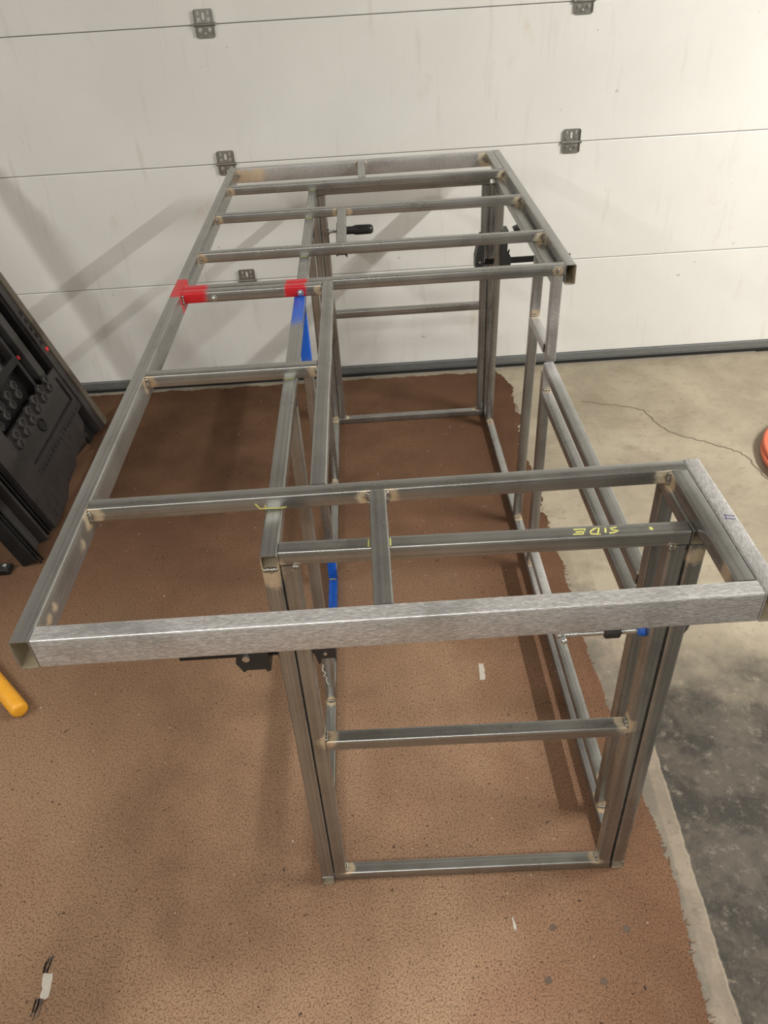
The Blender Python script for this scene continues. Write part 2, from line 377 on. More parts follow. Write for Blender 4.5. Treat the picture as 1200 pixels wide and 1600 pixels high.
seg(R_EDGE[-1], (-2.2, 2.405), 0.01, 0.008); seg((-2.2, 2.40), (-2.2, -1.2), 0.5, 0)
bm = bmesh.new(); f = bm.faces.new([bm.verts.new((x, y, 0)) for x, y in pts]); f.normal_update()
if f.normal.z < 0: f.normal_flip()
r = bmesh.ops.extrude_face_region(bm, geom=[f])
for v in r['geom']:
    if isinstance(v, bmesh.types.BMVert): v.co.z = 0
for v in f.verts: v.co.z = FZ
bmesh.ops.triangulate(bm, faces=[g for g in bm.faces if len(g.verts) > 4])
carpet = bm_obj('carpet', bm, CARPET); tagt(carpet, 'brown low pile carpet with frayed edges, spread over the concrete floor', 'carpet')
# frayed backing threads along the right edge
bm = bmesh.new()
for i in range(260):
    k = random.randrange(len(R_EDGE) - 1); a, b = R_EDGE[k], R_EDGE[k+1]; f_ = random.random()
    x = a[0]+(b[0]-a[0])*f_ + random.uniform(-.006, .004); y = a[1]+(b[1]-a[1])*f_; l = random.uniform(.004, .014); an = random.uniform(-1.2, 1.2)
    ribbon(bm, [(x, y, -.005), (x + l*.5*math.cos(an), y + l*.5*math.sin(an), -.004), (x + l*math.cos(an+.4), y + l*math.sin(an+.4), -.0062)], (0, 0, 1), 0.0013, 0.0008)
fr = bm_obj('frayed_threads', bm, CEDGE, carpet); fr['kind'] = 'stuff'
def patch(pl, mat, name):
    bm = bmesh.new(); vs = []
    for a, b in zip(pl, pl[1:] + pl[:1]):
        n = 5
        for i in range(n):
            f_ = i / n; vs.append(bm.verts.new((a[0]+(b[0]-a[0])*f_ + random.uniform(-.0018, .0018), a[1]+(b[1]-a[1])*f_ + random.uniform(-.0018, .0018), .0006)))
    f_ = bm.faces.new(vs); r_ = bmesh.ops.extrude_face_region(bm, geom=[f_])
    for v in r_['geom']:
        if isinstance(v, bmesh.types.BMVert): v.co.z = .0
    bmesh.ops.triangulate(bm, faces=[g for g in bm.faces if len(g.verts) > 4])
    o = bm_obj(name, bm, mat, carpet); return o
patch([(0.692, 0.732), (0.706, 0.731), (0.702, 0.676), (0.688, 0.675)], TAPE, 'worn_patch')
patch([(-.256, .017), (-.238, .018), (-.233, -.027), (-.249, -.028)], TAPE, 'worn_patch')
patch([(.666, .068), (.671, .066), (.674, .04), (.669, .042)], TAPE, 'worn_patch')
bm = bmesh.new()
for i in range(16):
    x = -.257 + random.uniform(-.004, .016); up_ = i % 2
    y = .019 if up_ else -.027; l = random.uniform(.008, .038) * (1 if up_ else -1.1)
    ribbon(bm, [(x, y, 0), (x + random.uniform(-.002, .002), y + l*.5, 0), (x + random.uniform(-.001, .005)*(1 if up_ else -1), y + l, 0)], (0, 0, 1), random.uniform(.0012, .0028), .0007)
sf_ = bm_obj('scuff', bm, plain('dark_scuff', lin(72, 62, 56), 0.9), carpet)
sf_['kind'] = 'stuff'
for (cx, cy) in ((.7456, .0421), (.8875, .0295), (.7157, -.0527), (.82, -.06)):
    patch([(cx + .008*math.cos(a), cy + .008*math.sin(a)) for a in (0, 1.2, 2.4, 3.6, 4.8)], plain('oil_spot', lin(92, 76, 64), 0.9), 'oil_spot')
# bits of weld spatter and slag scattered on the carpet
def scatter(n, mat, r0, r1):
    bm = bmesh.new()
    for i in range(n):
        x, y = random.uniform(-.6, 1.0), random.uniform(-.15, 2.3)
        if random.random() < .3: x, y = random.uniform(.35, .95), random.uniform(.1, 1.6)
        s = random.uniform(r0, r1); v = bmesh.ops.create_icosphere(bm, subdivisions=1, radius=s)['verts']
        bmesh.ops.transform(bm, matrix=Matrix.Translation((x, y, s*.4)) @ Matrix.Rotation(random.uniform(0, 6.3), 4, 'Z') @ Matrix.Diagonal((1 + 2*random.random()**3, .7, .6, 1)), verts=v)
    return bm_obj('weld_debris', bm, mat)
o = scatter(150, FLECK, .0007, .0016); o['kind'] = 'stuff'; tagt(o, 'tiny pale weld spatter flecks scattered over the brown carpet', 'debris')
o = scatter(90, DARKF, .0009, .0024); o['kind'] = 'stuff'; tagt(o, 'small dark slag crumbs scattered over the brown carpet', 'debris')

# ------------------------------------------------------------------ the welded steel workbench frame
bench = empty('workbench_frame', (0.47, 1.13, 0), 'bare steel tube workbench frame with C shaped top, red and blue paint marks', 'workbench')
BW = Vector(bench.location)
S = .0254
T, ZM, ZR = .9303, .9055, .8822       # top surface, underside of crossbars (= top of base), underside of deep rails
WELDS = []                              # (point, radius) heat tint centres
BRIGHT = [((.90, 1.13, .70), .10), ((.90, 1.24, .71), .10), ((.90, .95, .02), .14), ((.90, 1.05, .69), .05), ((.9, 1.12, .8), .07)]
RED = lin(196, 30, 40)[:3]; BLUE = lin(24, 92, 196)[:3]
def paint_at(kind, p):
    if kind == 'rail_red':
        a = 1 if abs(p.y - 1.135) < .058 else 0; return RED, a
    if kind == 'bar_red':
        a = max(0, min(1, (.098 - p.x) / .03)); b = 1 - min(1, max(0, (abs(p.x - .292) - .020) / .010)); return RED, max(a, b * .95)
    if kind == 'rail_blue':
        return BLUE, max(0, min(1, (p.y - .86) / .17)) if p.y < 1.13 else 0
    if kind == 'leg_blue':
        a = max(0, min(1, (p.z - .66) / .13)); b = max(0, min(1, (.20 - p.z) / .05)); return BLUE, max(a, b)
    if kind == 'foot_blue':
        return BLUE, max(0, min(1, (p.y - .80) / .05)) * max(0, min(1, (1.12 - p.y) / .01))
    return (0, 0, 0), 0
PENDING = []
def tube(name, p0, p1, wd=S, ht=S, up=(0, 0, 1), bright=0.0, paint=None, label=None, wall=.0018, step=.012):
    PENDING.append((name, Vector(p0), Vector(p1), wd, ht, Vector(up), bright, paint, label, wall, step))
    return len(PENDING) - 1
def xbar(name, x0, x1, y, zt, ht=S, wd=S, y2=None, **k):   # y: front face (left end), y2: front face (right end)
    y2 = y if y2 is None else y2
    return tube(name, (x0, y + wd/2, zt - ht/2), (x1, y2 + wd/2, zt - ht/2), wd, ht, **k)
def ybar(name, x, y0, y1, zt, ht=S, wd=S, x2=None, **k):   # x: left face at y0, x2: left face at y1
    x2 = x if x2 is None else x2
    return tube(name, (x + wd/2, y0, zt - ht/2), (x2 + wd/2, y1, zt - ht/2), wd, ht, **k)
def leg(x, y, z0, z1, x2=None, **k):                        # x,y: left and front faces at foot, x2: left face at the head
    x2 = x if x2 is None else x2
    return tube('leg', (x + S/2, y + S/2, z0), (x2 + S/2, y + S/2, z1), S, S, up=(0, -1, 0), **k)
BEADS = []
def weld(p, axis, ln, host, r=.032, size=.0042):
    WELDS.append((Vector(p), r*.72, 1.0)); BEADS.append((Vector(p), Vector(axis), ln, size, host))

G = .0006  # hairline gap so separate pieces show a joint
# deep outer rails of the top
dh = T - ZR
railF = ybar('side_rail', 0.0, 0.0, 1.1195, T, ht=dh, paint='rail_red', bright=.12)
railR = ybar('side_rail', 0.0, 1.1205, 2.258, T, ht=dh, paint='rail_red', bright=.05)
front = xbar('front_rail', .0254 + G, .9173 - G, 0.0, T, ht=dh, wd=.0262, bright=1.0, label='front rail ground bright')
outer = ybar('end_rail', .9173 + G, 0.0, .2935, T, ht=dh, bright=.9, label='bright ground outer rail of the front wing')
back = xbar('back_rail', .0254 + G, .9294 - G, 2.231, T, ht=dh, y2=2.246, bright=.8)
rearR = ybar('side_rail', .9294, 1.1203, 2.272, T, ht=dh, bright=.15)
# crossbars
r6 = xbar('crossbar', .0254 + G, .9170, .2640, T, y2=.2685)
r5 = xbar('crossbar', .0254 + G, .355 - G, .6825, T)
r4b = xbar('crossbar', .0254 + G, .355 - G, 1.0942, T, paint='bar_red')
r4 = xbar('crossbar', .0254 + G, .9294 - G, 1.1203, T, paint='bar_red')
r3 = xbar('crossbar', .0254 + G, .9294 - G, 1.3640, T)
r2 = xbar('crossbar', .0254 + G, .9294 - G, 1.6950, T)
r1 = xbar('crossbar', .0254 + G, .9294 - G, 1.9910, T)
# short pieces running in depth
db = ybar('inner_rail', .3545, .2915, 1.1198, T)
s1 = ybar('short_brace', .4430, .0266, .2655, T)
s2 = ybar('short_brace', .3850, 1.3900, 1.6945, T)
s3 = ybar('short_brace', .4502, 2.0170, 2.237, T)
s4 = ybar('short_brace', .9035, 2.0170, 2.243, T)
s5 = ybar('short_brace', .8914, .0266, .2665, T)
# base: left side frame
BL = .2862; BR_ = .889
bt = ybar('base_top_rail', BL, .160, 1.1075, ZM, paint='rail_blue')
bt2 = ybar('base_top_rail', BL, 1.1085, 2.045, ZM, paint='rail_blue')
bb = ybar('base_bottom_rail', BL, .158, 2.045, S, paint='foot_blue')
lz0, lz1 = S, ZM - S
Lf = leg(BL, .1600, lz0, lz1); Lc = leg(BL + .002, .6177, lz0, lz1); Lb = leg(BL, 1.0765, lz0, lz1, paint='leg_blue')
Lm = leg(BL + .002, 1.5850, lz0, lz1); Lr = leg(BL, 2.0139, lz0, lz1)
# base: right side frame
bs = ybar('base_top_rail', BR_, .1545, .3040, ZM)
bs2 = ybar('base_top_rail', .9005, 1.1203 + S + G, 2.045, ZM, x2=.897)
rb = ybar('base_bottom_rail', BR_, .1525, 2.045, S, bright=.1)
Rf = leg(BR_, .1530, lz0, lz1); Rg = leg(BR_, .2790, lz0, lz1)
Rd = leg(BR_ - .002, 1.3179, lz0, lz1, x2=.900); Rr = leg(BR_ - .005, 1.9233, lz0, lz1, x2=.895)
Rx = leg(.8865, 2.0145, lz0, lz1, x2=.8872)
R2 = leg(BR_, 1.0920, lz0, .6900 - S)
ru = ybar('step_rail', BR_ - .002, .3046, 1.1000, .6915, x2=.8905)
ru2 = ybar('step_rail', BR_ + .001, .3046, 1.0918, .6150, x2=.889)
rbb = ybar('lower_brace', BR_, .3046, 1.0918, .0930)
Rs = leg(.900, 1.1203, .6815, ZM - G, x2=.9005, bright=.55)
st = ybar('short_brace', .896, 1.1460, 1.3178, .7200, bright=.9)
# front end frame
EL, ER = .3122, .8860
y0, y1 = .1655, .1545
def ye(x): return y0 + (y1 - y0) * (x - EL) / (ER - EL)
fs = xbar('end_top_rail', EL, ER + .0015, y0, ZM, y2=y1)
fm = xbar('end_mid_rail', EL + S + G, ER - S - G, ye(EL + S), .4715, y2=ye(ER - S))
fb = xbar('end_bottom_rail', EL, ER, y0, S, y2=y1)
F1 = leg(EL, y0 - .0005, lz0, lz1); F2 = leg(ER - S, y1, lz0, lz1)
# back end frame
bs_t = xbar('end_top_rail', EL, ER, 2.0214, ZM)
bm_ = xbar('end_mid_rail', EL + S, ER - S, 2.0214, .4706)
bb_ = xbar('end_bottom_rail', EL, ER, 2.0214, S)
B1 = leg(EL, 2.0214, lz0, lz1); B2 = leg(ER - S, 2.0214, lz0, lz1)

# weld beads at the joints the photograph shows
zc = T - S/2
for h, y in ((r6, .264), (r5, .6825), (r4b, 1.0942), (r3, 1.364), (r2, 1.695), (r1, 1.991)):
    weld((.0266, y - .001, zc - .002), (0, 0, 1), .019, h)
weld((.0266, 2.2305, zc - .012), (0, 0, 1), .028, back, .045)
for h, x, y in ((r5, .354, .6825), (r4b, .354, 1.0942)): weld((x, y - .001, zc), (0, 0, 1), .019, h, .028)
for h, x, y in ((r1, .9283, 1.991), (r2, .9283, 1.695), (r3, .9283, 1.364)): weld((x, y - .001, zc), (0, 0, 1), .018, h, .04)
weld((.912, 1.119, zc), (0, 0, 1), .010, r4, .02)
for x in (.4424, .4690): weld((x, .2635, zc), (0, 0, 1), .019, r6, .03)
weld((.8905, .2655, zc), (0, 0, 1), .020, r6, .034)
for x in (.3844, .4110): weld((x, 1.6942, zc), (0, 0, 1), .018, r2, .025)
for x in (.4496, .4762): weld((x, 2.2355, zc), (0, 0, 1), .018, back, .022)
weld((.903, 2.2425, zc - .01), (0, 0, 1), .022, back, .045)
weld((EL + S + .001, ye(EL+S) + S/2, .4725), (0, 1, 0), .019, fm); weld((ER - S - .001, ye(ER-S) + S/2, .4725), (0, 1, 0), .019, fm)
weld((EL + S + .0015, y0 + S/2, S + .001), (0, 1, 0), .019, fb, .026); weld((ER - S - .0015, y1 + S/2, S + .001), (0, 1, 0), .019, fb, .026)
weld((EL + S + .001, 2.034, S + .001), (0, 1, 0), .019, bb_, .022); weld((ER - S - .001, 2.034, S + .001), (0, 1, 0), .019, bb_, .022)
for h, x, y in ((Lc, BL + .014, .6172), (Lb, BL + .013, 1.0760), (Lm, BL + .014, 1.5845), (Lr, BL + .013, 2.0134), (Rd, BR_ + .011, 1.3174), (Rr, BR_ + .008, 1.9228), (R2, BR_ + .013, 1.0915)):
    weld((x, y, S + .001), (1, 0, 0), .018, h, .024 if h not in (Lb,) else .012)
weld((BR_ + .011, 1.9495, S + .001), (1, 0, 0), .018, Rr, .022)
weld((.9075, 1.317, .7215), (1, 0, 0), .019, st, .028)
weld((.902, .3055, .693), (1, 0, 0), .016, ru, .022); weld((.902, .3055, .616), (1, 0, 0), .016, ru2, .018)
weld((.902, .3055, .094), (1, 0, 0), .016, rbb, .024); weld((.902, .3055, .027), (1, 0, 0), .016, Rg, .024)
weld((.902, .2782, .027), (1, 0, 0), .016, Rg, .026)
weld((.902, 1.0913, .617), (1, 0, 0), .016, ru2, .018)
weld((BL + .0125, .1598, .8795), (1, 0, 0), .018, Lf, .03); weld((EL + S - .003, y0 - .001, .8785), (1, 0, 0), .006, F1, .01)
weld((ER - S + .002, y1 - .001, .8785), (0, 0, 1), .010, F2, .014)
# heat tint without a bead: smears on the rails
for p, r_ in (((.0254, .040, .908), .022), ((.0254, .062, .906), .020), ((.0254, .085, .908), .017), ((.0254, .102, .912), .012), ((.0254, .215, .90), .024), ((.10, 2.233, .905), .06), ((.06, 2.233, .90), .05), ((.8914, .05, .915), .028), ((BL + .0125, .16, .86), .03), ((BR_ + .0125, .153, .86), .03)):
    WELDS.append((Vector(p), r_*.8, .7))

HOST = []
for (name, p0, p1, wd, ht, up, bright, paint, label, wall, step) in PENDING:
    d = p1 - p0; L = d.length; X = d.normalized(); Yv = up.cross(X).normalized(); Zv = X.cross(Yv)
    fr_ = Matrix((X, Yv, Zv)).transposed(); mid = (p0 + p1) / 2
    def ring(w_, h_, r_):
        o_ = []
        for sy, sz, a0 in ((1, 1, 0), (-1, 1, 90), (-1, -1, 180), (1, -1, 270)):
            for k in range(4):
                a = math.radians(a0 + k*30); o_.append((sy*(w_/2 - r_) + r_*math.cos(a), sz*(h_/2 - r_) + r_*math.sin(a)))
        # one mid vertex per flat so that tint fades across a face
        res = []
        for i in range(16):
            res.append(o_[i])
            if i % 4 == 3:
                q = o_[(i+1) % 16]; res.append(((o_[i][0]+q[0])/2, (o_[i][1]+q[1])/2))
        return res
    oc, ic = ring(wd, ht, .0034), ring(wd - 2*wall, ht - 2*wall, .0018)
    n = max(2, int(L / step)); xs = [-L/2 + L*i/n for i in range(n+1)]
    vs, fs_ = [], []; N = len(oc)
    for x in xs: vs += [(x, a, b) for a, b in oc]
    for i in range(n):
        for j in range(N): fs_.append((i*N + j, i*N + (j+1) % N, (i+1)*N + (j+1) % N, (i+1)*N + j))
    base = len(vs)
    for x in (-L/2, L/2): vs += [(x, a, b) for a, b in ic]
    for j in range(N):
        k = (j+1) % N
        fs_.append((base + k, base + j, base + N + j, base + N + k))
        fs_.append((j, base + j, base + k, k)); fs_.append((n*N + k, base + N + k, base + N + j, n*N + j))
    me = bpy.data.meshes.new(name); me.from_pydata(vs, [], fs_); me.update()
    # outward normals check
    if me.polygons[0].normal.dot(Vector((0, 1, 0))) * (vs[fs_[0][0]][1]) < 0 and me.polygons[0].normal.dot(Vector((0, *vs[fs_[0][0]][1:]))) < 0: me.flip_normals()
    me.polygons.foreach_set('use_smooth', [True]*len(me.polygons)); me.set_sharp_from_angle(angle=math.radians(50))
    ws = [mid + fr_ @ Vector(v) for v in vs]
    near = [(p, r_, k_) for p, r_, k_ in WELDS if ((p - mid) @ X.to_3d() if False else abs((p - mid).dot(X))) < L/2 + .1 and ((p - mid) - X*(p - mid).dot(X)).length < .12]
    tint, brt, pnt = [], [], []
    brn = [(Vector(p), r_) for p, r_ in BRIGHT]
    for q in ws:
        tv = 0.0
        for p, r_, k_ in near:
            dd = (q - p).length_squared / (r_*r_)
            if dd < 6: tv = max(tv, k_*math.exp(-dd))
        if q.z > T - .0008: tv *= .25
        tint.append(tv)
        b_ = bright
        for p, r_ in brn: b_ = max(b_, .95*math.exp(-((q - p).length/r_)**2))
        brt.append(b_)
        c_, a_ = paint_at(paint, q) if paint else ((0, 0, 0), 0); pnt += [c_[0], c_[1], c_[2], a_]
    a = me.attributes.new('tint', 'FLOAT', 'POINT'); a.data.foreach_set('value', tint)
    a = me.attributes.new('bright', 'FLOAT', 'POINT'); a.data.foreach_set('value', brt)
    a = me.attributes.new('paint', 'FLOAT_COLOR', 'POINT'); a.data.foreach_set('color', pnt)
    me.materials.append(STEEL); me.materials.append(INNER)
    me.polygons.foreach_set('material_index', [0]*(n*N) + [1, 0, 0]*N)
    o = add_obj(name, me, None, bench)
    o.matrix_local = Matrix.Translation(mid - BW) @ fr_.to_4x4()
    if label: o['label'] = label
    HOST.append((o, Matrix.Translation(mid) @ fr_.to_4x4()))
def on_tube(name, bm, mat, host, smooth=False, label=None):
    o = bm_obj(name, bm, mat, HOST[host][0], smooth); o.matrix_parent_inverse = HOST[host][1].inverted()
    if label: o['label'] = label
    return o
HOST[railR][0]['label'] = 'rear left rail with red painted end'; HOST[railF][0]['label'] = 'front left rail with red painted end'
HOST[r4b][0]['label'] = 'bolted crossbar with red spray paint'; HOST[Lb][0]['label'] = 'leg with blue paint at both ends'; HOST[bt][0]['label'] = 'base rail with blue painted end'
for p, ax, ln, size, host in BEADS:
    bm = bmesh.new(); nb = max(3, int(ln / .0032))
    for i in range(nb):
        c = p + ax * ((i + .5)/nb - .5) * ln + Vector([random.uniform(-.0005, .0005) for _ in range(3)])
        v = bmesh.ops.create_uvsphere(bm, u_segments=8, v_segments=5, radius=size * random.uniform(.8, 1.1))['verts']
        bmesh.ops.transform(bm, matrix=Matrix.Translation(c), verts=v)
    on_tube('weld_bead', bm, WELD, host, True)
# bolts through the doubled red crossbar
for bx in (.1005, .3029):
    bm = bmesh.new(); lathe(bm, (bx, 1.0942, .915), (0, -1, 0), [(0, .0078), (.0012, .0078), (.0014, .0055), (.0062, .0050), (.0074, .0032)], 12)
    on_tube('bolt', bm, ZINC, r4b, True, 'bright bolt head on red crossbar')
# writing and marks
def strokes(name, host, mat, lines, nrm, wdt, label):
    bm = bmesh.new()
    for l in lines: ribbon(bm, l, nrm, wdt, .0004)
    return on_tube(name, bm, mat, host, False, label)
zt = ZM
k3 = lambda L_, z: [(x, y, z) for x, y in L_]
SIDE = [[(.7273, .1742), (.7440, .1743), (.7380, .1635), (.7245, .1640)], [(.7412, .1688), (.7290, .1684)],
        [(.7621, .1602), (.7589, .1628), (.7632, .1745), (.7574, .1742), (.7500, .1685), (.7489, .1628), (.7615, .1602)],
        [(.7719, .1735), (.7697, .1630)], [(.7879, .1738), (.7786, .1719), (.7803, .1682), (.7881, .1661), (.7817, .1624), (.7744, .1618)]]
strokes('marker_lettering', fs, CHALK, [k3(l, zt) for l in SIDE], (0, 0, 1), .0026, 'yellow handwritten word SIDE')
strokes('marker_dash', fs, CHALK, [k3([(.8337, .1690), (.8344, .1628)], zt)], (0, 0, 1), .0042, 'yellow dash')
strokes('marker_tick', fs, CHALK, [k3([(.4395, .1815), (.4390, .1655)], zt)], (0, 0, 1), .0020, 'yellow tick mark')
strokes('marker_tick', fs, CHALK, [k3([(.4700, .1815), (.4697, .1650)], zt)], (0, 0, 1), .0020, 'yellow tick mark')
ff = lambda L_: [(x, .2640 + .0046*(x/.917), z) for x, z in L_]
strokes('marker_line', r6, CHALK, [ff([(.2735, .9195), (.2790, .9100), (.2883, .9095), (.3111, .9088), (.3189, .9100)]), ff([(.2876, .9155), (.2880, .9100)])], (0, -1, 0), .0022, 'yellow line where base rail crosses')
strokes('ink_mark', outer, INK, [k3(l, T) for l in ([(.9253, .1552), (.9395, .1515)], [(.9254, .1476), (.9385, .1446)], [(.9285, .1561), (.9262, .1463)])], (0, 0, 1), .0009, 'blue ink tick')
strokes('marker_scribble', Lc, WHITEM, [[(x, .6177, z) for x, z in [(.2925, .1640), (.2890, .1430), (.2960, .1318), (.2900, .1240), (.2970, .1160), (.2945, .1031), (.2990, .0903)]]], (0, -1, 0), .0028, 'white scribble')
for h, y in ((r1, 1.991), (r2, 1.695), (r3, 1.364), (r5, .6825)):
    strokes('marker_line', h, CHALK, [[(.290, y, ZM + .0010), (.308, y, ZM + .0012)]], (0, -1, 0), .0010, 'thin yellow line')

# ------------------------------------------------------------------ clamps
def thing_part(name, bm, mat, root, smooth=False, label=None):
    o = bm_obj(name, bm, mat, None, smooth); o.parent = root; o.matrix_parent_inverse = Matrix.Translation(-root.location)
    if label: o['label'] = label
    return o
def wedge(bm, outline, y0_, y1_):
    a = [bm.verts.new((x, y0_, z)) for x, z in outline]; b = [bm.verts.new((x, y1_, z)) for x, z in outline]
    bm.faces.new(a); bm.faces.new(b[::-1])
    for i in range(len(a)): bm.faces.new((a[i], b[i], b[(i+1) % len(a)], a[(i+1) % len(a)]))
# bar clamp with screw handle on the rear left legs
c1 = empty('bar_clamp', (.312, 2.03, .76), 'black bar clamp with round screw handle, gripping the rear left legs', 'clamp')
cy = 2.005; z_ = .7635
bm = bmesh.new(); box(bm, (.262, cy + .045, .690), (.395, cy + .051, .708), bev=.001); thing_part('bar', bm, BLACKS, c1)
bm = bmesh.new(); wedge(bm, [(.262, .690), (.276, .690), (.2855, .744), (.2855, .775), (.280, .778), (.270, .772), (.260, .73)], cy + .012, cy + .056); thing_part('fixed_jaw', bm, BLACKP, c1)
bm = bmesh.new(); wedge(bm, [(.358, .684), (.366, .688), (.388, .688), (.396, .678), (.398, .70), (.392, .778), (.372, .782), (.366, .776), (.361, .72)], cy - .012, cy + .054); thing_part('sliding_jaw', bm, BLACKP, c1)
bm = bmesh.new(); lathe(bm, (.3385, cy + .01, z_), (1, 0, 0), [(0, .010), (.003, .010), (.004, .006), (.012, .0048)] + [(.012 + .0014*i, .0055 if i % 2 else .0044) for i in range(24)] + [(.05, .005)], 14); thing_part('screw', bm, ZINC, c1, True)
bm = bmesh.new(); lathe(bm, (.386, cy + .01, z_), (1, 0, 0), [(0, .0120), (.006, .0135), (.034, .0130), (.040, .0150), (.046, .0165), (.090, .0160), (.099, .0145), (.1035, .010), (.105, .004)], 20); thing_part('handle', bm, BLACKP, c1, True)
# quick clamp on the rear right legs
c2 = empty('quick_clamp', (.88, 1.93, .67), 'black quick grip clamp with long bar, gripping the rear right legs', 'clamp')
cy = 1.915
bm = bmesh.new(); box(bm, (.925, cy + .040, .636), (1.16, cy + .047, .656), bev=.001); box(bm, (.830, cy + .0405, .637), (.926, cy + .0465, .655)); thing_part('bar', bm, BLACKS, c2)
bm = bmesh.new(); wedge(bm, [(.829, .634), (.832, .641), (.848, .640), (.851, .630), (.855, .634), (.858, .70), (.855, .745), (.845, .745), (.834, .70), (.828, .672)], cy + .002, cy + .052); thing_part('fixed_jaw', bm, BLACKP, c2)
bm = bmesh.new(); box(bm, (.856, cy + .008, .655), (.8605, cy + .04, .745), bev=.001); thing_part('jaw_pad', bm, plain('grey_rubber_pad', lin(92, 92, 90), .6), c2)
bm = bmesh.new(); cyl(bm, (.842, cy + .0, .660), (.842, cy + .003, .660), .004, seg=10); thing_part('rivet', bm, ZINC, c2)
bm = bmesh.new(); wedge(bm, [(.914, .640), (.946, .637), (.950, .664), (.945, .676), (.940, .672), (.934, .690), (.936, .760), (.916, .760), (.912, .690)], cy + .0, cy + .052); thing_part('sliding_jaw', bm, BLACKP, c2)
bm = bmesh.new(); wedge(bm, [(.952, .762), (.960, .746), (.985, .742), (1.012, .732), (1.06, .728), (1.065, .738), (1.02, .750), (.975, .772)], cy + .008, cy + .034); thing_part('trigger', bm, BLACKP, c2)
bm = bmesh.new(); cyl(bm, (.941, cy + .022, .676), (.9445, cy + .022, .690), .003, seg=10); thing_part('release_lever', bm, BLACKP, c2)
# quick clamp on the front left legs: its bar sticks out to the left below the front rail
c3 = empty('quick_clamp', (.30, .18, .69), 'black quick grip clamp below the front rail, gripping the front left legs', 'clamp')
cy = .175
bm = bmesh.new(); box(bm, (.126, cy + .004, .684), (.2855, cy + .011, .7045), bev=.001); thing_part('bar', bm, BLACKS, c3)
bm = bmesh.new(); wedge(bm, [(.223, .7160), (.218, .690), (.228, .668), (.233, .673), (.262, .673), (.265, .667), (.271, .670), (.270, .712), (.255, .722), (.240, .722)], cy - .014, cy + .026); thing_part('sliding_jaw', bm, BLACKP, c3)
bm = bmesh.new(); cyl(bm, (.236, cy - .014, .702), (.236, cy - .018, .702), .006, seg=12); thing_part('rivet', bm, ZINC, c3)
bm = bmesh.new(); wedge(bm, [(.341, .715), (.341, .690), (.346, .667), (.350, .672), (.351, .680), (.372, .680), (.3715, .670), (.374, .676), (.375, .718)], cy - .006, cy + .026); thing_part('fixed_jaw', bm, BLACKP, c3)
bm = bmesh.new(); cyl(bm, (.358, cy - .006, .692), (.358, cy - .008, .692), .003, seg=10); thing_part('rivet', bm, ZINC, c3)
bm = bmesh.new(); box(bm, (.3385, cy - .004, .69), (.342, cy + .02, .722), bev=.001); thing_part('jaw_pad', bm, BLACKP, c3)
# C clamp with threaded spindle on the front right legs
c4 = empty('c_clamp', (.88, .18, .71), 'c clamp with bright threaded spindle and blue end, gripping the front right legs', 'clamp')
cy = .176; z_ = .6915
bm = bmesh.new(); lathe(bm, (.722, cy, z_), (1, 0, 0), [(0, .0055), (.005, .0055), (.006, .0046)] + [(.012 + .0013*i, .0056 if i % 2 else .0044) for i in range(86)] + [(.128, .005)], 14); thing_part('spindle', bm, ZINC, c4, True)
bm = bmesh.new(); cyl(bm, (.7315, cy - .012, z_ - .001), (.7315, cy + .02, z_ + .002), .0034, seg=12); bmesh.ops.create_uvsphere(bm, u_segments=12, v_segments=8, radius=.0052, matrix=Matrix.Translation((.7315, cy - .012, z_ - .001))); thing_part('tommy_bar', bm, ZINC, c4, True)
bm = bmesh.new(); lathe(bm, (.7965, cy, z_), (1, 0, 0), [(0, .0085), (.002, .0105), (.023, .0105), (.025, .0085)], 16); thing_part('threaded_boss', bm, plain('black_boss', lin(46, 42, 42), .4), c4, True)
bm = bmesh.new(); lathe(bm, (.8485, cy, z_), (1, 0, 0), [(0, .005), (.002, .009), (.008, .0105), (.0112, .0105), (.0118, .008)], 16); thing_part('spindle_pad', bm, BLUEP, c4, True)
bm = bmesh.new(); wedge(bm, [(.797, .700), (.797, .738), (.804, .746), (.924, .746), (.932, .738), (.932, .690), (.9155, .690), (.9155, .715), (.920, .720), (.920, .730), (.914, .735), (.815, .735), (.809, .730), (.809, .700)], cy + .004, cy + .016); thing_part('c_frame', bm, BLACKS, c4)
bm = bmesh.new(); wedge(bm, [(.9147, .716), (.9147, .686), (.922, .672), (.929, .688), (.934, .712), (.930, .724)], cy - .002, cy + .018); thing_part('anvil', bm, plain('grey_cast_anvil', lin(104, 100, 94), .45, .5), c4)

# ------------------------------------------------------------------ black cabinet leaning at the left
LEAN = math.radians(18.82)
cabo = empty('equipment_cabinet', (-.641, 1.70, 0.0), 'black leaning equipment panel with rows of round outlets and one red lit switch', 'equipment')
cabo.rotation_euler = (0, -LEAN, 0)
# local frame: x = outwards normal of the face (towards the bench), y = along, z = up the slanted face
def cpart(name, bm, mat, smooth=False, parent=None, label=None):
    o = bm_obj(name, bm, mat, parent or cabo, smooth)
    if label: o['label'] = label
    return o
YO = 1.70
def cb(bm, x0, x1, ya, yb, za, zb, bev=.0015): box(bm, (x0, ya - YO, za), (x1, yb - YO, zb), bev=bev)
TH = -.05; HT = 1.25
bm = bmesh.new(); cb(bm, TH, 0, 2.06, 2.105, .02, HT); cpart('side_stile', bm, CAB)
bm = bmesh.new(); cb(bm, TH, .006, 2.1055, 2.138, 0.02, HT, .003); cpart('edge_flange', bm, CABG, label='grey brown edge flange')
bm = bmesh.new(); cb(bm, TH, 0, 1.495, 1.545, .018, HT); cpart('side_stile', bm, CAB)
bm = bmesh.new(); cb(bm, TH, .002, 1.435, 1.4935, .018, HT); cpart('side_stile', bm, CAB)
